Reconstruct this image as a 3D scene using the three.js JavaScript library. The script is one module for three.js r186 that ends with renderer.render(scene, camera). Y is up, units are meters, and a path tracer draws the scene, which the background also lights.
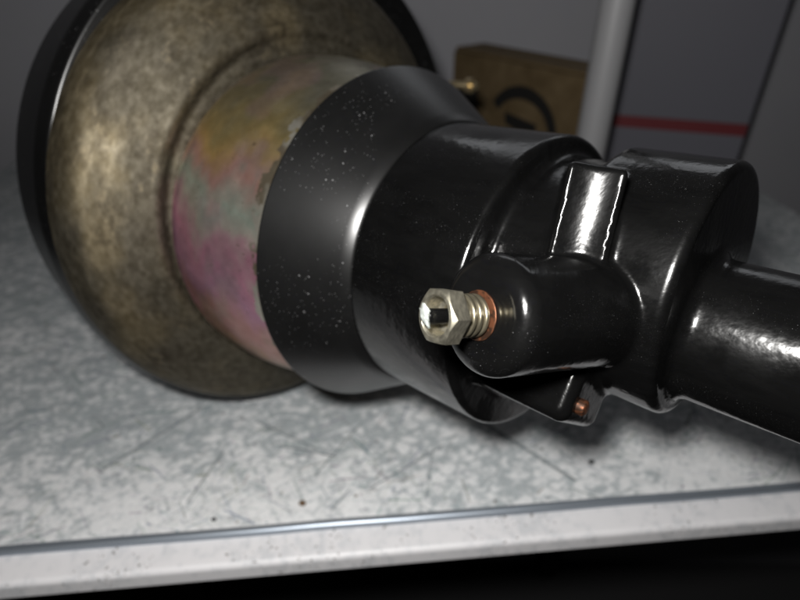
import * as THREE from 'three';
import { mergeGeometries } from 'three/addons/utils/BufferGeometryUtils.js';
import { RectAreaLightUniformsLib } from 'three/addons/lights/RectAreaLightUniformsLib.js';
import { RoundedBoxGeometry } from 'three/addons/geometries/RoundedBoxGeometry.js';

// ---------------------------------------------------------------- camera, light, exposure
const S = 0.038;                         // radius of the cylinder body: the unit the booster is measured in
const BENCH = 0.75;                      // height of the bench top
const PITCH = THREE.MathUtils.degToRad(33);
const CAM_H = 4.44 * S;                  // lens above the bench top
const scene = new THREE.Scene();
scene.background = new THREE.Color(0x000000);
const camera = new THREE.PerspectiveCamera(56.36, 4 / 3, 0.005, 20);
camera.position.set(0, BENCH + CAM_H, 0);
camera.rotation.set(-PITCH, 0, 0);
camera.focus = 2.6 * S;
camera.userData.fStop = 14;
const renderer = new THREE.WebGLRenderer({ antialias: true });
renderer.setSize(1024, 768);
renderer.toneMapping = THREE.LinearToneMapping;
renderer.toneMappingExposure = 1;
renderer.shadowMap.enabled = true;

// the telephone's flash, up and to the left of its lens
const flash = new THREE.PointLight(0xfffdfa, 0.185);
flash.name = 'flash';
flash.position.set(-0.28 * S, BENCH + CAM_H + 0.50 * S, -0.1 * S);
flash.castShadow = true; flash.shadow.radius = 0.36; flash.shadow.mapSize.set(2048, 2048);
flash.shadow.camera.near = 0.01; flash.shadow.camera.far = 5;
scene.add(flash);
// added dim panel, out of view, for the sheen on black rubber and paint
RectAreaLightUniformsLib.init();
const SHEEN_PANEL = { x: 0.22, y: BENCH + 0.40, z: -0.54, w: 0.5, d: 0.14 };
const panel = new THREE.RectAreaLight(0xf4f8ff, 0.65, SHEEN_PANEL.w, SHEEN_PANEL.d);
panel.name = 'added_sheen_light'; panel.position.set(SHEEN_PANEL.x, SHEEN_PANEL.y, SHEEN_PANEL.z + 0.006); panel.rotation.y = Math.PI;
scene.add(panel);

// ---------------------------------------------------------------- helpers
function rng(seed) { let s = seed >>> 0; return () => { s = (s + 0x6D2B79F5) | 0; let t = Math.imul(s ^ (s >>> 15), 1 | s); t = (t + Math.imul(t ^ (t >>> 7), 61 | t)) ^ t; return ((t ^ (t >>> 14)) >>> 0) / 4294967296; }; }
function hash(x, y, s) { let h = Math.imul(x, 374761393) + Math.imul(y, 668265263) + Math.imul(s, 1274126177); h = Math.imul(h ^ (h >>> 13), 1274126177); return ((h ^ (h >>> 16)) >>> 0) / 4294967296; }
// value noise that repeats every px, py cells
function vnoise(x, y, s, px = 1 << 20, py = 1 << 20) {
  const xi = Math.floor(x), yi = Math.floor(y); let fx = x - xi, fy = y - yi;
  fx = fx * fx * (3 - 2 * fx); fy = fy * fy * (3 - 2 * fy);
  const w = (a, n) => ((a % n) + n) % n, x0 = w(xi, px), x1 = w(xi + 1, px), y0 = w(yi, py), y1 = w(yi + 1, py);
  const a = hash(x0, y0, s), b = hash(x1, y0, s), c = hash(x0, y1, s), d = hash(x1, y1, s);
  return a + (b - a) * fx + (c - a) * fy + (a - b - c + d) * fx * fy;
}
function fbm(x, y, s, oct = 4, px = 1 << 20, py = 1 << 20) {
  let v = 0, a = 0.5, t = 0;
  for (let i = 0; i < oct; i++) { v += a * vnoise(x, y, s + i * 17, px, py); t += a; a *= 0.5; x *= 2; y *= 2; px *= 2; py *= 2; }
  return v / t;
}
const sstep = (a, b, x) => { const t = Math.min(1, Math.max(0, (x - a) / (b - a))); return t * t * (3 - 2 * t); };
const mix = (a, b, t) => a + (b - a) * t;
const mix3 = (a, b, t) => [mix(a[0], b[0], t), mix(a[1], b[1], t), mix(a[2], b[2], t)];
function tex(w, h, fn, srgb = true) {                 // fn(u, v) -> [r, g, b] 0..1 (v up)
  const d = new Uint8Array(w * h * 4);
  for (let j = 0; j < h; j++) for (let i = 0; i < w; i++) {
    const c = fn((i + 0.5) / w, (j + 0.5) / h, i, j), k = (j * w + i) * 4;
    d[k] = Math.max(0, Math.min(255, c[0] * 255)); d[k + 1] = Math.max(0, Math.min(255, c[1] * 255)); d[k + 2] = Math.max(0, Math.min(255, c[2] * 255)); d[k + 3] = 255;
  }
  const t = new THREE.DataTexture(d, w, h, THREE.RGBAFormat);
  t.wrapS = t.wrapT = THREE.RepeatWrapping; t.magFilter = THREE.LinearFilter; t.minFilter = THREE.LinearMipmapLinearFilter; t.generateMipmaps = true;
  if (srgb) t.colorSpace = THREE.SRGBColorSpace;
  t.needsUpdate = true; return t;
}
function add(name, geo, mat, parent) {
  const m = new THREE.Mesh(geo, mat); m.name = name; m.castShadow = m.receiveShadow = true; parent.add(m); return m;
}
function thing(name, label, category, pos) {
  const g = new THREE.Group(); g.name = name; g.userData = { label, category }; g.position.set(...pos); scene.add(g); return g;
}
const std = (o) => new THREE.MeshStandardMaterial(o);
const phys = (o) => new THREE.MeshPhysicalMaterial(o);

// ---------------------------------------------------------------- room: wall and floor
{
  const wallTex = tex(512, 512, (u, v) => { const n = fbm(u * 6, v * 6, 3, 5, 6, 6), s = 0.70 + 0.08 * (n - 0.5); return [s * 0.985, s * 0.985, s * 1.02]; });
  wallTex.repeat.set(2, 1.5);
  const w = add('wall', new THREE.BoxGeometry(3, 2.4, 0.1), std({ map: wallTex, roughness: 0.8 }), scene);
  w.position.set(0, 1.2, -0.62); w.userData = { kind: 'structure' };
  const f = add('floor', new THREE.BoxGeometry(3, 0.1, 3), std({ color: new THREE.Color(0.12, 0.12, 0.125), roughness: 0.9 }), scene);
  f.position.set(0, -0.05, 0.93); f.userData = { kind: 'structure' };
}

{
  const sheenPanel = thing('added_sheen_panel', 'added glowing panel out of view behind the workbench, for the sheen on the rubber collar', 'light', [SHEEN_PANEL.x, SHEEN_PANEL.y, SHEEN_PANEL.z]);
  const fm = std({ color: new THREE.Color(0.5, 0.5, 0.5), roughness: 0.5 });
  const bk = new RoundedBoxGeometry(SHEEN_PANEL.w + 0.02, SHEEN_PANEL.d + 0.02, 0.028, 2, 0.004); bk.translate(0, 0, -0.0145); add('housing', bk, fm, sheenPanel);
  const df = new THREE.BoxGeometry(SHEEN_PANEL.w, SHEEN_PANEL.d, 0.004); df.translate(0, 0, 0.002);
  add('diffuser', df, std({ color: new THREE.Color(0.7, 0.7, 0.7), emissive: new THREE.Color(0.15, 0.15, 0.15), roughness: 0.6 }), sheenPanel);
}
// ---------------------------------------------------------------- workbench
const bench = thing('workbench', 'scratched white painted metal workbench the brake booster lies on', 'workbench', [0, 0, -0.1226]);
bench.rotation.y = THREE.MathUtils.degToRad(5.3);
{
  const N = 2048, SIZE = 0.5, cv = document.createElement('canvas'); cv.width = cv.height = N;
  const g = cv.getContext('2d'), R = rng(11);
  const base = g.createImageData(N, N);
  for (let j = 0; j < N; j++) for (let i = 0; i < N; i++) {
    const u = i / N, v = j / N;
    const big = fbm(u * 9, v * 9, 5, 4), mid = fbm(u * 60 + v * 30, v * 120 - u * 30, 21, 4), fine = fbm(u * 260 + v * 160, v * 420 - u * 120, 41, 4);
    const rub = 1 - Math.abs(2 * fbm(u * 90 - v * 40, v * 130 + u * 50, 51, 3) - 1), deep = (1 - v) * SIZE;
    const wearAndShade = sstep(0.50, 0.76, 0.24 * big + 0.22 * mid + 0.34 * fine + 0.24 * rub * rub + 0.10 * sstep(0.012, 0.05, deep + 0.03 * (big - 0.5)));  // real wear; its rise towards the back also paints in soft shade there
    const c = mix3([214, 215, 216], [146, 153, 156], wearAndShade * 0.85), grain = (fine - 0.5) * 26 + (hash(i, j, 9) - 0.5) * 10;
    const k = (j * N + i) * 4;
    base.data[k] = c[0] + grain; base.data[k + 1] = c[1] + grain; base.data[k + 2] = c[2] + grain; base.data[k + 3] = 255;
  }
  g.putImageData(base, 0, 0);
  // thousands of fine scratches and scuffs, each a short stroke of its own
  for (let i = 0; i < 60000; i++) {
    const x = R() * N, y = R() * N, d = fbm(x / N * 14, y / N * 14, 77, 3);
    if (R() > sstep(0.30, 0.62, d) * 0.9 + 0.12) continue;
    const a = (R() < 0.6 ? -0.6 : 0.8) + (R() - 0.5) * 1.4, l = 3 + Math.pow(R(), 4) * 70;
    g.strokeStyle = R() < 0.75 ? `rgba(${62 + R() * 40 | 0},${72 + R() * 36 | 0},${76 + R() * 36 | 0},${0.2 + R() * 0.4})` : `rgba(235,236,238,${0.2 + R() * 0.4})`;
    g.lineWidth = 0.5 + Math.pow(R(), 5) * 2.6; g.beginPath(); g.moveTo(x, y);
    g.quadraticCurveTo(x + Math.cos(a) * l * 0.5 + (R() - 0.5) * l * 0.05, y + Math.sin(a) * l * 0.5 + (R() - 0.5) * l * 0.05, x + Math.cos(a) * l, y + Math.sin(a) * l); g.stroke();
  }
  for (let i = 0; i < 900; i++) {       // chips in the paint
    const x = R() * N, y = R() * N, r = 0.7 + R() * R() * 3.2;
    g.fillStyle = `rgba(${40 + R() * 40 | 0},${40 + R() * 36 | 0},${38 + R() * 30 | 0},${0.35 + R() * 0.5})`;
    g.beginPath(); g.ellipse(x, y, r, r * (0.4 + R() * 0.6), R() * 3, 0, 7); g.fill();
  }
  // long gouges: [x0, d0, x1, d1] in metres on the bench top, d counted back from the front edge
  const P = (x, d) => [(x / SIZE + 0.5) * N, N - d / SIZE * N];
  for (const [x0, d0, x1, d1, w, al] of [[0.0335, 0.0475, 0.066, 0.0085, 3.2, 0.75], [0.030, 0.050, 0.045, 0.032, 2.2, 0.6], [-0.045, 0.036, -0.022, 0.028, 2.4, 0.45], [-0.03, 0.02, -0.012, 0.045, 1.6, 0.5],
    [-0.075, 0.012, -0.066, 0.035, 1.6, 0.5], [-0.01, 0.012, 0.02, 0.03, 1.6, 0.45], [0.01, 0.006, 0.016, 0.03, 1.4, 0.4], [-0.055, 0.05, -0.03, 0.033, 2.6, 0.4], [0.06, 0.06, 0.09, 0.03, 2, 0.4], [-0.11, 0.03, -0.08, 0.06, 2, 0.45]]) {
    for (let q = 0; q < 3; q++) {
      const o = (R() - 0.5) * 0.0006; g.strokeStyle = `rgba(52,60,62,${al * 0.6})`; g.lineWidth = w * (0.5 + R() * 0.8);
      const [ax, ay] = P(x0 + o, d0), [bx, by] = P(x1 + (R() - 0.5) * 0.001, d1); g.beginPath(); g.moveTo(ax, ay); g.quadraticCurveTo((ax + bx) / 2 + (R() - 0.5) * 10, (ay + by) / 2 + (R() - 0.5) * 10, bx, by); g.stroke();
    }
  }
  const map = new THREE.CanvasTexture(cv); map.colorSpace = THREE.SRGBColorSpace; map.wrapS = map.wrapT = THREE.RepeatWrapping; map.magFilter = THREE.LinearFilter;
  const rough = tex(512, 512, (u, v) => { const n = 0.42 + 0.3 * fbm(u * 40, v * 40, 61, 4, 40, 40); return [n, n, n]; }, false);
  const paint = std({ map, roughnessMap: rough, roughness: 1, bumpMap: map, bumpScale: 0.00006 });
  const W = 0.62, DEEP = 0.44;
  // top sheet (front edge at z = 0, running back to -z)
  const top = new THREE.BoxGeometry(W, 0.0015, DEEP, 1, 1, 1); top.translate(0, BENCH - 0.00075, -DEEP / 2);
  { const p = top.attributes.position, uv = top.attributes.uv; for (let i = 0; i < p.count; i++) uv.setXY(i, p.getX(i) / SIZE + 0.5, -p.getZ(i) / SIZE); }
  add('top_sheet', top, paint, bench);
  // steel bead along the front of the sheet
  const steelTex = tex(1024, 32, (u, v) => { const n = fbm(u * 90, v * 3, 31, 4, 90, 3), s = 0.64 + 0.55 * (n - 0.5); return [s * 0.94, s * 0.99, s * 1.05]; });
  const steel = std({ map: steelTex, metalness: 0.75, roughness: 0.4 });
  const bead = new THREE.CylinderGeometry(0.0017, 0.0017, W, 20, 60); bead.rotateZ(Math.PI / 2); bead.translate(0, BENCH - 0.0004, 0.0014);
  { const p = bead.attributes.position, R2 = rng(5); for (let i = 0; i < p.count; i++) { const x = p.getX(i); p.setY(i, p.getY(i) + 0.00018 * (vnoise(x * 60, 1, 4) - 0.5)); p.setZ(i, p.getZ(i) + 0.0003 * (vnoise(x * 40, 2, 6) - 0.5)); } bead.computeVertexNormals(); }
  add('edge_bead', bead, steel, bench);
  // folded front lip below the bead: a flat strip with a rounded nose and a short front face
  const lipTex = tex(2048, 128, (u, v) => {
    const n = fbm(u * 150, v * 8, 91, 4, 150, 8), ch = vnoise(u * 420, v * 26, 95, 420, 26), b = fbm(u * 30, v * 2, 96, 3, 30, 2);
    let c = mix3([210, 209, 211], [194, 195, 198], sstep(0.45, 0.75, n * 0.6 + b * 0.4)); if (ch > 0.90 && b > 0.56) c = [88, 84, 78];
    return c.map((x) => x / 255);
  });
  const prof = new THREE.Shape(), r = 0.002;
  prof.moveTo(0.002, -0.0012); prof.lineTo(0.0128 - r, -0.0016); prof.absarc(0.0128 - r, -0.0016 - r, r, Math.PI / 2, 0, true); prof.lineTo(0.0128, -0.0085); prof.lineTo(0.0115, -0.0085); prof.lineTo(0.0115, -0.0035); prof.lineTo(0.002, -0.0028); prof.closePath();
  const lip = new THREE.ExtrudeGeometry(prof, { depth: W, bevelEnabled: false, steps: 1, curveSegments: 10 });
  { const p = lip.attributes.position, uv = lip.attributes.uv; for (let i = 0; i < p.count; i++) { const a = p.getX(i), b = p.getY(i), c = p.getZ(i); uv.setXY(i, c / 0.31, (a - b) / 0.02); p.setXYZ(i, c - W / 2, BENCH + b, a); } const ix = lip.index; }
  lip.computeVertexNormals();
  add('front_lip', lip, std({ map: lipTex, roughness: 0.45, side: THREE.DoubleSide }), bench);
  // frame under the sheet, and legs
  const dark = std({ color: new THREE.Color(0.02, 0.02, 0.021), roughness: 0.7 });
  const rail = new THREE.BoxGeometry(W, 0.03, 0.02); rail.translate(0, BENCH - 0.0175, -0.03); add('rail', rail, dark, bench);
  for (const x of [-0.29, 0.29]) for (const z of [-0.03, -0.41]) { const l = new RoundedBoxGeometry(0.03, BENCH - 0.033, 0.03, 2, 0.003); l.translate(x, (BENCH - 0.033) / 2, z); add('leg', l, dark, bench); }
}

// ---------------------------------------------------------------- brake booster
// axes of the booster: a along the bore towards its nose, n across it, b = n x a
const cp = Math.cos(PITCH), sp = Math.sin(PITCH);
const toWorld = (x, y, z) => new THREE.Vector3(x, -y * cp - z * sp, y * sp - z * cp);   // lens axes (right, down, ahead) to world
const AX = toWorld(0.71722, 0.29170, -0.63286).normalize();
const AN = toWorld(-0.58623, -0.23843, -0.77426).normalize();
const AB = new THREE.Vector3().crossVectors(AN, AX);
const ORG = toWorld(0.373, -0.317, 4.226).multiplyScalar(S).add(camera.position);
const BASE = new THREE.Vector3(ORG.x - 2.3 * S * AX.x, BENCH, ORG.z - 2.3 * S * AX.z);   // under the chamber
const BM = new THREE.Matrix4().makeBasis(AX.clone().multiplyScalar(S), AB.clone().multiplyScalar(S), AN.clone().multiplyScalar(S));
BM.setPosition(ORG.clone().sub(BASE));
const booster = thing('brake_booster', 'brake booster with brassy chamber, black rubber collar and glossy black cylinder nose', 'brake booster', BASE.toArray());
const bake = (g) => { g.applyMatrix4(BM); return g; };
// a lathe round the bore: points [t, r]; cy, cz move its centre
function turned(pts, seg = 160, cy = 0, cz = 0, a0 = 0) {
  const g = new THREE.LatheGeometry(pts.map(([t, r]) => new THREE.Vector2(r, t)), seg, 0);
  const m = new THREE.Matrix4().makeBasis(new THREE.Vector3(0, 0, -1), new THREE.Vector3(1, 0, 0), new THREE.Vector3(0, -1, 0));
  const uv = g.attributes.uv, len = [0]; for (let i = 1; i < pts.length; i++) len.push(len[i - 1] + Math.hypot(pts[i][0] - pts[i - 1][0], pts[i][1] - pts[i - 1][1]));
  for (let i = 0; i < uv.count; i++) uv.setXY(i, uv.getX(i), len[i % pts.length] / 2.05);      // a tile is once round the bore and 2.05 along it
  g.applyMatrix4(m); if (a0) g.rotateX(a0); g.translate(0, cy, cz); return g;
}
// rounded profile through control points
function profile(pts, round = 0.03, n = 6) {
  const out = [pts[0]];
  for (let i = 1; i < pts.length - 1; i++) {
    const p = pts[i], a = pts[i - 1], b = pts[i + 1], r = p[2] ?? round;
    const la = Math.hypot(a[0] - p[0], a[1] - p[1]), lb = Math.hypot(b[0] - p[0], b[1] - p[1]), k = Math.min(r, la * 0.49, lb * 0.49);
    const q0 = [p[0] + (a[0] - p[0]) / la * k, p[1] + (a[1] - p[1]) / la * k], q1 = [p[0] + (b[0] - p[0]) / lb * k, p[1] + (b[1] - p[1]) / lb * k];
    for (let j = 0; j <= n; j++) { const t = j / n, s = 1 - t; out.push([s * s * q0[0] + 2 * s * t * p[0] + t * t * q1[0], s * s * q0[1] + 2 * s * t * p[1] + t * t * q1[1]]); }
  }
  out.push(pts[pts.length - 1]); return out;
}
{
  // --- plated chamber: dished front shell
  const brassTex = tex(2048, 512, (u, v) => {
    const a = fbm(u * 18, v * 5, 201, 5, 18, 5), b = fbm(u * 60, v * 16, 207, 4, 60, 16), f = fbm(u * 220, v * 60, 211, 3, 220, 60);
    let c = mix3([76, 71, 60], [98, 89, 70], sstep(0.35, 0.68, a));
    c = mix3(c, [62, 57, 49], sstep(0.46, 0.70, b) * 0.32);
    c = mix3(c, [116, 103, 76], sstep(0.54, 0.70, b * 0.4 + f * 0.3 + a * 0.3) * 0.35);
    const g = (f - 0.5) * 40; return c.map((x) => (x + g) / 255);
  });
  const brassRough = tex(1024, 256, (u, v) => { const n = 0.50 + 0.25 * fbm(u * 50, v * 14, 221, 4, 50, 14); return [n, n, n]; }, false);
  const brass = std({ map: brassTex, metalness: 0.85, roughness: 1, roughnessMap: brassRough, bumpMap: brassRough, bumpScale: 0.0001, side: THREE.DoubleSide });
  add('chamber_shell', bake(turned(profile([[-1.70, 1.12], [-1.70, 1.36, 0.03], [-1.72, 1.42, 0.03], [-1.66, 1.50, 0.05], [-1.70, 1.60, 0.08], [-1.78, 1.78, 0.15], [-1.90, 2.02, 0.12], [-2.05, 2.10, 0.06], [-2.18, 2.10]], 0.04, 8), 220, 0.10)), brass, booster);
  // clamp bolt on the rim
  const boltMetal = std({ color: new THREE.Color(0.62, 0.5, 0.3), metalness: 0.9, roughness: 0.35 });
  const cb = [new THREE.CylinderGeometry(0.045, 0.045, 0.42, 16).rotateZ(Math.PI / 2), new THREE.CylinderGeometry(0.09, 0.09, 0.08, 6).rotateZ(Math.PI / 2).translate(0.1, 0, 0)];
  const cbg = mergeGeometries(cb.map((g) => g.toNonIndexed())); cbg.translate(-2.0, 2.26, -1.66);
  add('clamp_bolt', bake(cbg), boltMetal, booster);

  // --- neck, yellow passivated zinc with its rainbow film
  const film = [[0.0, [136, 116, 100]], [0.12, [128, 120, 104]], [0.3, [150, 140, 116]], [0.5, [122, 120, 108]], [0.64, [132, 128, 110]], [0.69, [166, 148, 102]], [0.715, [196, 164, 108]], [0.745, [196, 154, 144]], [0.775, [174, 184, 170]], [0.795, [188, 178, 168]], [0.82, [214, 148, 172]], [0.855, [178, 130, 156]], [0.89, [170, 122, 112]], [0.94, [156, 116, 90]], [1.0, [136, 116, 100]]];
  const neckTex = tex(2048, 512, (u, v) => {
    const w = fbm(u * 10, v * 4, 301, 4, 10, 4) - 0.5, f = fbm(u * 160, v * 40, 311, 3, 160, 40), m = fbm(u * 34, v * 10, 313, 4, 34, 10), sp = vnoise(u * 500, v * 130, 315, 500, 130);
    let h = u + w * 0.13 + 0.05 * (m - 0.5); h -= Math.floor(h);
    let i = 0; while (i < film.length - 2 && h > film[i + 1][0]) i++;
    let c = mix3(film[i][1], film[i + 1][1], (h - film[i][0]) / (film[i + 1][0] - film[i][0]));
    c = mix3(c, [186, 146, 156], sstep(0.52, 0.66, fbm(u * 20, v * 6, 317, 3, 20, 6)) * 0.3);
    c = mix3(c, [150, 146, 134], sstep(0.50, 0.75, m) * 0.3); if (sp > 0.95) c = mix3(c, [92, 82, 66], 0.5);
    // scraped rim where the collar rubs, with a ragged outline
    const edge = v + (fbm(u * 90, v * 24, 321, 5, 90, 24) - 0.5) * 0.13;
    if (edge > 0.505) c = mix3(c, mix3([184, 180, 168], [128, 118, 100], sstep(0.4, 0.6, m)), sstep(0.505, 0.520, edge));
    const g = (f - 0.5) * 22; return c.map((x) => (x + g) / 255);
  });
  const neckRough = tex(1024, 256, (u, v) => { const n = 0.22 + 0.26 * fbm(u * 80, v * 20, 331, 4, 80, 20); return [n, n, n]; }, false);
  add('neck', bake(turned(profile([[-1.74, 1.33], [-1.60, 1.385, 0.14], [-1.20, 1.38, 0.38], [-0.61, 1.24, 0.03], [-0.575, 1.22, 0.02], [-0.575, 1.0]], 0.03, 6), 220, 0, 0, 0)),
    std({ map: neckTex, metalness: 0.85, roughness: 1, roughnessMap: neckRough, bumpMap: neckRough, bumpScale: 0.00008, side: THREE.DoubleSide }), booster);

  // --- satin black rubber collar: a short cone
  const specks = (base, amount, seed, w, h) => { const R = rng(seed), list = new Map(); return tex(w, h, (u, v, i, j) => {
    const d = fbm(u * 14, v * 4, seed + 1, 4, 14, 4), c = sstep(0.46, 0.70, d), n = hash(i, j, seed), n2 = hash(i >> 1, j >> 1, seed + 5), n3 = hash(i >> 2, (j + (i >> 3)) >> 1, seed + 9);
    const s = n > 1 - amount * 1.6 * c ? hash(i, j, seed + 2) : n2 > 1 - amount * 0.2 * c * c ? 0.8 : n3 > 1 - amount * 0.12 * c && n < 0.6 ? 0.7 : 0;
    const m = fbm(u * 40, v * 14, seed + 3, 4, 40, 14), l = base + (m - 0.5) * base * 0.5;
    const q = l + s * 0.55; return [q, q, q * 1.01]; }); };
  const rubber = std({ map: specks(0.055, 0.005, 401, 2048, 512), roughness: 0.33, roughnessMap: null, side: THREE.DoubleSide });
  add('rubber_collar', bake(turned(profile([[-0.57, 1.0], [-0.57, 1.30, 0.02], [-0.545, 1.33, 0.012], [-0.045, 1.025, 0.045], [0.0, 0.985, 0.02], [0.0, 0.9]], 0.03, 8), 220)), rubber, booster);
  // --- black rear shell and its clamp band
  add('rear_shell', bake(turned(profile([[-2.2, 2.0], [-2.2, 2.33, 0.03], [-2.38, 2.36, 0.05], [-3.3, 2.28, 0.25], [-3.55, 1.9, 0.2], [-3.6, 0]], 0.05, 6), 160, 0.25, -0.2)), rubber, booster);

  // --- cast cylinder body: one casting, joined smoothly with a signed distance field
  const V = (x, y, z) => [x, y, z], dot = (a, b) => a[0] * b[0] + a[1] * b[1] + a[2] * b[2];
  const smin = (a, b, k) => { const h = Math.max(k - Math.abs(a - b), 0) / k; return Math.min(a, b) - h * h * k * 0.25; };
  const rcyl = (axial, radial, h, r, e) => { const dx = radial - r + e, dy = Math.abs(axial) - h + e; return Math.min(Math.max(dx, dy), 0) + Math.hypot(Math.max(dx, 0), Math.max(dy, 0)) - e; };
  const rbox = (x, y, z, hx, hy, hz, e) => { const a = Math.abs(x) - hx + e, b = Math.abs(y) - hy + e, c = Math.abs(z) - hz + e; return Math.min(Math.max(a, b, c), 0) + Math.hypot(Math.max(a, 0), Math.max(b, 0), Math.max(c, 0)) - e; };
  const FN = [0.403, -0.200, 0.893], FW = [-0.05, 0.970, 0.240], FX = [0.915, 0.141, -0.381];
  const BD = [-0.2109, -0.3054, 0.9286], BF = [1.231, -0.367, 1.324], BR = 0.278;
  const sdf = (x, y, z) => {
    let d = rcyl(x - 0.335, Math.hypot(y, z), 0.485, 0.98, 0.04);                               // barrel
    d = smin(d, rcyl(x - 0.9, Math.hypot(y - 0.06, z), 0.35, 0.80, 0.04), 0.06);                // reduced waist behind it
    d = smin(d, rcyl(x - 1.46, Math.hypot(y - 0.24, z - 0.03), 0.31, 0.72, 0.05), 0.07);        // valve housing
    const p = [x, y, z], bn = dot(p, FN), bw = dot(p, FW), bx = dot(p, FX);
    const hollow = 0.03 * Math.max(0, 1 - ((bx - 0.905) / 0.12) ** 2) + 0.05 * (bw - 0.35) ** 2;
    d = smin(d, rbox(bx - 0.905, bw - 0.20, bn - 0.79 + (bn > 0.8 ? hollow : 0), 0.14, 0.47, 0.50, 0.035), 0.06);   // upright rib
    d = smin(d, rbox(x - 1.12, y + 0.42, z - 0.25, 0.33, 0.30, 0.26, 0.07), 0.05);            // lower lug
    d = smin(d, rcyl(x - 1.9, Math.hypot(y - 0.05, z), 0.58, 0.40, 0.05), 0.08);                // nose
    const q = [x - BF[0], y - BF[1], z - BF[2]], a = dot(q, BD), rr = Math.hypot(q[0] - a * BD[0], q[1] - a * BD[1], q[2] - a * BD[2]);
    d = smin(d, rcyl(a + 0.5, rr, 0.5, BR, 0.085), 0.035);                                       // boss of the bleeder screw
    return d;
  };
  const cell = 0.0175, lo = [-0.2, -1.05, -1.05], nx = 152, ny = 126, nz = 154;
  const F = new Float32Array(nx * ny * nz), id = (i, j, k) => (k * ny + j) * nx + i;
  for (let k = 0; k < nz; k++) for (let j = 0; j < ny; j++) for (let i = 0; i < nx; i++) F[id(i, j, k)] = sdf(lo[0] + i * cell, lo[1] + j * cell, lo[2] + k * cell);
  const vid = new Int32Array(nx * ny * nz).fill(-1), pos = [], idx = [];
  for (let k = 0; k < nz - 1; k++) for (let j = 0; j < ny - 1; j++) for (let i = 0; i < nx - 1; i++) {
    let n = 0, sx = 0, sy = 0, sz = 0, neg = 0;
    for (let c = 0; c < 8; c++) if (F[id(i + (c & 1), j + ((c >> 1) & 1), k + (c >> 2))] < 0) neg++;
    if (neg === 0 || neg === 8) continue;
    for (let c = 0; c < 8; c++) for (let ax = 0; ax < 3; ax++) {
      if (c & (1 << ax)) continue; const e = c | (1 << ax);
      const a = F[id(i + (c & 1), j + ((c >> 1) & 1), k + (c >> 2))], b = F[id(i + (e & 1), j + ((e >> 1) & 1), k + (e >> 2))];
      if ((a < 0) === (b < 0)) continue; const t = a / (a - b);
      sx += (c & 1) + (ax === 0 ? t : 0); sy += ((c >> 1) & 1) + (ax === 1 ? t : 0); sz += (c >> 2) + (ax === 2 ? t : 0); n++;
    }
    vid[id(i, j, k)] = pos.length / 3; pos.push(lo[0] + (i + sx / n) * cell, lo[1] + (j + sy / n) * cell, lo[2] + (k + sz / n) * cell);
  }
  const quad = (a, b, c, d, flip) => { if (a < 0 || b < 0 || c < 0 || d < 0) return; flip ? idx.push(a, c, b, a, d, c) : idx.push(a, b, c, a, c, d); };
  for (let k = 1; k < nz - 1; k++) for (let j = 1; j < ny - 1; j++) for (let i = 1; i < nx - 1; i++) {
    const a = F[id(i, j, k)] < 0;
    if (a !== F[id(i + 1, j, k)] < 0) quad(vid[id(i, j - 1, k - 1)], vid[id(i, j, k - 1)], vid[id(i, j, k)], vid[id(i, j - 1, k)], !a);
    if (a !== F[id(i, j + 1, k)] < 0) quad(vid[id(i - 1, j, k - 1)], vid[id(i - 1, j, k)], vid[id(i, j, k)], vid[id(i, j, k - 1)], !a);
    if (a !== F[id(i, j, k + 1)] < 0) quad(vid[id(i - 1, j - 1, k)], vid[id(i, j - 1, k)], vid[id(i, j, k)], vid[id(i - 1, j, k)], !a);
  }
  const nrm = [], uvs = [];
  for (let i = 0; i < pos.length; i += 3) {
    let [x, y, z] = [pos[i], pos[i + 1], pos[i + 2]]; const e = 0.004;
    for (let it = 0; it < 2; it++) {      // settle on the surface
      const d = sdf(x, y, z), gx = sdf(x + e, y, z) - sdf(x - e, y, z), gy = sdf(x, y + e, z) - sdf(x, y - e, z), gz = sdf(x, y, z + e) - sdf(x, y, z - e), l = Math.hypot(gx, gy, gz) || 1;
      x -= d * gx / l; y -= d * gy / l; z -= d * gz / l;
      if (it === 1) nrm.push(gx / l, gy / l, gz / l);
    }
    pos[i] = x; pos[i + 1] = y; pos[i + 2] = z;
    uvs.push(Math.atan2(y, z) / (x > 1.78 ? 4.5 : 2.0) + 0.5, (x - Math.hypot(y, z)) / 2.0 + 0.7);
  }
  const cast = new THREE.BufferGeometry();
  cast.setAttribute('position', new THREE.Float32BufferAttribute(pos, 3)); cast.setAttribute('normal', new THREE.Float32BufferAttribute(nrm, 3)); cast.setAttribute('uv', new THREE.Float32BufferAttribute(uvs, 2)); cast.setIndex(idx);
  const peel = tex(1024, 1024, (u, v) => { const n = 0.75 * fbm(u * 60, v * 60, 501, 3, 60, 60) + 0.25 * fbm(u * 14, v * 14, 507, 2, 14, 14); return [n, n, n]; }, false);
  const film2 = tex(1024, 1024, (u, v) => { const n = fbm(u * 9, v * 9, 521, 5, 9, 9), f = fbm(u * 120, v * 120, 523, 3, 120, 120), k = 0.14 + 0.10 * sstep(0.40, 0.70, n * 0.85 + f * 0.15); return [k, k, k]; }, false);
  const gloss = phys({ roughnessMap: film2, map: specks(0.035, 0.003, 511, 2048, 2048), roughness: 1, bumpMap: peel, bumpScale: 0.00005 });
  add('cylinder_body', bake(cast), gloss, booster);

  // --- bleeder screw on the boss
  const q = new THREE.Quaternion().setFromUnitVectors(new THREE.Vector3(0, 1, 0), new THREE.Vector3(...BD).normalize());
  const spin = new THREE.Quaternion().setFromAxisAngle(new THREE.Vector3(0, 1, 0), 0.42);
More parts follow.
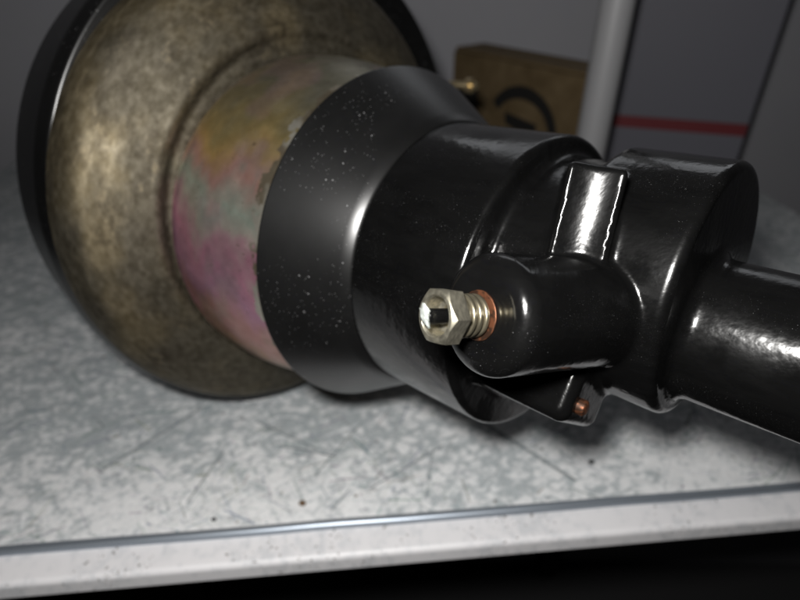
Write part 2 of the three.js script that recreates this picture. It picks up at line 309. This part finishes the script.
  const onBoss = (g, h) => { g.translate(0, h, 0); g.applyQuaternion(spin); g.applyQuaternion(q); g.translate(BF[0], BF[1], BF[2]); return bake(g); };
  const lathe = (pts, seg = 64) => new THREE.LatheGeometry(pts.map(([r, y]) => new THREE.Vector2(r, y)), seg);
  const copper = std({ map: tex(256, 64, (u, v) => { const n = fbm(u * 24, v * 5, 641, 4, 24, 5), c = mix3([0.40, 0.25, 0.17], [0.22, 0.15, 0.11], sstep(0.38, 0.62, n)); return c; }), metalness: 0.75, roughness: 0.5 });
  add('copper_washer', onBoss(lathe([[0.06, 0], [0.107, 0], [0.111, 0.003], [0.111, 0.008], [0.107, 0.011], [0.06, 0.011]]), 0), copper, booster);
  const zincTex = tex(256, 256, (u, v) => { const n = fbm(u * 12, v * 12, 601, 4, 12, 12), s = 0.54 + 0.26 * (n - 0.5); return [s, s * 0.97, s * 0.87]; });
  const zinc = std({ map: zincTex, metalness: 0.9, roughness: 0.42 });
  const screw = new THREE.Group(); screw.name = 'bleeder_screw'; booster.add(screw);
  const th = [[0.03, 0.0]]; for (let i = 0; i < 4; i++) { const y = 0.018 + i * 0.035; th.push([0.070, y], [0.074, y + 0.003], [0.090, y + 0.005], [0.095, y + 0.011], [0.095, y + 0.022], [0.090, y + 0.029], [0.074, y + 0.031], [0.070, y + 0.0345]); } th.push([0.03, 0.165]);
  add('thread', onBoss(lathe(th), 0), std({ map: zincTex, color: new THREE.Color(1, 0.95, 0.85), metalness: 0.9, roughness: 0.3 }), screw);
  // hexagonal head with chamfered corners and a bore
  const hexR = 0.125, seg = 96, hexAt = (a) => { const m = ((a % (Math.PI / 3)) + Math.PI / 3) % (Math.PI / 3) - Math.PI / 6; return hexR * Math.cos(Math.PI / 6) / Math.cos(m); };
  const ap = hexR * Math.cos(Math.PI / 6), L = 0.088, rows = [];
  rows.push((a) => [0.05, 0]); rows.push((a) => [hexAt(a) * 0.995, 0]); rows.push((a) => [hexAt(a), 0.004]);
  rows.push((a) => { const r = hexAt(a); return [r, L - 0.004 - (r - ap) * 0.75]; }); rows.push((a) => [Math.min(hexAt(a), ap * 0.99) - 0.002, L - 0.001]); rows.push((a) => [ap * 0.92, L]); rows.push((a) => [0.090, L]); rows.push((a) => [0.082, L - 0.010]); rows.push((a) => [0.076, L - 0.08]); rows.push((a) => [0.02, L - 0.10]);
  const hp = [], hu = [], hi = [];
  rows.forEach((f, j) => { for (let i = 0; i <= seg; i++) { const a = i / seg * Math.PI * 2, [r, y] = f(a); hp.push(r * Math.sin(a), y, r * Math.cos(a)); hu.push(i / seg * 3, y / 0.1 + r * 4); } });
  for (let j = 0; j < rows.length - 1; j++) for (let i = 0; i < seg; i++) { const a = j * (seg + 1) + i, b = a + seg + 1; hi.push(a, a + 1, b, b, a + 1, b + 1); }
  let hex = new THREE.BufferGeometry(); hex.setAttribute('position', new THREE.Float32BufferAttribute(hp, 3)); hex.setAttribute('uv', new THREE.Float32BufferAttribute(hu, 2)); hex.setIndex(hi);
  hex = hex.toNonIndexed(); hex.computeVertexNormals();
  add('hex_head', onBoss(hex, 0.160), std({ map: zincTex, metalness: 0.9, roughness: 0.42, side: THREE.DoubleSide }), screw);
  // broken pin in the bore: dark shank and a bright torn tip
  add('pin', onBoss(lathe([[0.0, 0], [0.033, 0], [0.033, 0.14], [0.0, 0.142]], 32), 0.155), gloss, screw);
  const tip = new THREE.IcosahedronGeometry(0.047, 3); { const p = tip.attributes.position; for (let i = 0; i < p.count; i++) { const x = p.getX(i), y = p.getY(i), z = p.getZ(i), n = 0.45 + 1.0 * fbm(x * 36 + 9, z * 36 + y * 23 + 4, 71, 3); p.setXYZ(i, x * n * 0.8, y * n * 0.4 + x * 0.3, z * n * 1.1); } tip.computeVertexNormals(); }
  add('torn_tip', onBoss(tip, 0.297), std({ color: new THREE.Color(0.50, 0.53, 0.50), metalness: 0.7, roughness: 0.5, flatShading: true }), screw);
  // --- copper sealing plug on the lower lug
  const plug = lathe([[0, 0.03], [0.03, 0.03], [0.045, 0.02], [0.045, -0.06]], 40); plug.rotateZ(-Math.PI / 2); plug.translate(1.465, -0.60, 0.38);
  add('copper_plug', bake(plug), copper, booster);
}

// ---------------------------------------------------------------- things behind
{
  const H = 0.0957, W = 0.124, D = 0.024, th = Math.atan2(0.0985, 0.0752);
  const box = thing('cardboard_box', 'brown cardboard box with a dark round arrow emblem standing behind the booster', 'box', [0.079, BENCH, -0.4108]);
  box.rotation.y = -th;
  const cardTex = (art) => { const c = document.createElement('canvas'); c.width = 512; c.height = 336; const g = c.getContext('2d'), im = g.createImageData(512, 336);
    for (let j = 0; j < 336; j++) for (let i = 0; i < 512; i++) { const n = (fbm(i / 30, j / 30, 701, 5) - 0.5) * 34, k = (j * 512 + i) * 4; im.data[k] = 92 + n; im.data[k + 1] = 76 + n; im.data[k + 2] = 50 + n; im.data[k + 3] = 255; }
    g.putImageData(im, 0, 0);
    if (art) { g.strokeStyle = '#0c0a08'; g.lineWidth = 30; g.beginPath(); g.ellipse(300, 160, 122, 98, 0, -2.6, 2.9); g.stroke();
      g.fillStyle = '#0c0a08'; g.beginPath(); g.moveTo(235, 118); g.lineTo(360, 128); g.lineTo(360, 200); g.lineTo(322, 192); g.lineTo(328, 162); g.lineTo(240, 146); g.closePath(); g.fill();
      g.fillRect(0, 78, 118, 190); }
    const t = new THREE.CanvasTexture(c); t.colorSpace = THREE.SRGBColorSpace; t.magFilter = THREE.LinearFilter; return t; };
  const plain = std({ map: cardTex(false), roughness: 0.85 }), front = std({ map: cardTex(true), roughness: 0.85 });
  const panel = (name, w, h, t, m, p, ry, rx = 0) => { const g = new RoundedBoxGeometry(w, h, t, 2, 0.001); const o = add(name, g, m, box); o.position.set(...p); o.rotation.set(rx, ry, 0); };
  const fg = new THREE.BoxGeometry(W, H, 0.003); const fo = add('front_panel', fg, front, box); fo.position.set(0, H / 2, -0.0015);
  panel('side_panel', D, H, 0.003, plain, [-W / 2 + 0.0015, H / 2, -D / 2 - 0.0035], Math.PI / 2);
  panel('side_panel', D, H, 0.003, plain, [W / 2 - 0.0015, H / 2, -D / 2 - 0.0035], Math.PI / 2);
  panel('back_panel', W, H, 0.003, plain, [0, H / 2, -D - 0.0055], 0);
  panel('top_flap', W, D / 2 + 0.002, 0.003, plain, [0, H + 0.0016, -D / 4 - 0.002], 0, Math.PI / 2);
  panel('top_flap', W, D / 2 + 0.002, 0.003, plain, [0, H + 0.0016, -D * 0.75 - 0.006], 0, Math.PI / 2);
}
{
  const pipe = thing('plastic_pipe', 'upright pale grey plastic pipe beside the cardboard box', 'pipe', [0.117, BENCH, -0.34]);
  const pm = std({ color: new THREE.Color(0.3, 0.3, 0.31), roughness: 0.45 });
  const pts = [[0.0075, 0], [0.0092, 0.0], [0.0094, 0.001], [0.0094, 0.319], [0.0092, 0.32], [0.0075, 0.32], [0.0075, 0]].map(([r, y]) => new THREE.Vector2(r, y));
  add('tube', new THREE.LatheGeometry(pts, 48), pm, pipe);
  const ct = thing('carton', 'pale carton with a red stripe standing past the upright pipe', 'carton', [0.225, BENCH, -0.47]); ct.rotation.y = -0.3;
  const body = new RoundedBoxGeometry(0.1, 0.16, 0.06, 2, 0.0015); body.translate(0, 0.08, 0);
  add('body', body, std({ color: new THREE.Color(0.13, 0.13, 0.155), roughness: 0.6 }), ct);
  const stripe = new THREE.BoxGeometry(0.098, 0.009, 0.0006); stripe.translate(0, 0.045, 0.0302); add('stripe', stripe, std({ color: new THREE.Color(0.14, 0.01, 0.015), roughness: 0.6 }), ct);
}
// crumbs on the bench
{
  const R = rng(77), put = (name, label, cat, x, z, s, col, group) => {
    const g = new THREE.IcosahedronGeometry(s, 2), p = g.attributes.position; const k = R() * 50;
    for (let i = 0; i < p.count; i++) { const a = p.getX(i), b = p.getY(i), c = p.getZ(i), n = 0.6 + 0.8 * fbm(a / s * 1.6 + k, c / s * 1.6 + b / s, 81, 3); p.setXYZ(i, a * n, b * n * 0.6, c * n * 0.8); }
    g.computeVertexNormals(); g.computeBoundingBox(); g.translate(0, -g.boundingBox.min.y, 0);
    const m = add(name, g, std({ color: new THREE.Color(...col), roughness: 0.8, flatShading: true }), scene); m.position.set(x, BENCH + 0.0002, z); m.userData = { label, category: cat }; if (group) m.userData.group = group;
  };
  put('rust_flake', 'brown flake of rust lying on the white bench top', 'flake', -0.0345, -0.1268, 0.0013, [0.10, 0.06, 0.03]);
  put('black_crumb', 'black crumb on the bench near the rust flake', 'crumb', -0.064, -0.1203, 0.0008, [0.02, 0.02, 0.02]);
  put('grit_crumb', 'dark grit crumb on the bench beside the long gouge', 'crumb', 0.0728, -0.1452, 0.0011, [0.02, 0.02, 0.02]);
}
renderer.render(scene, camera);
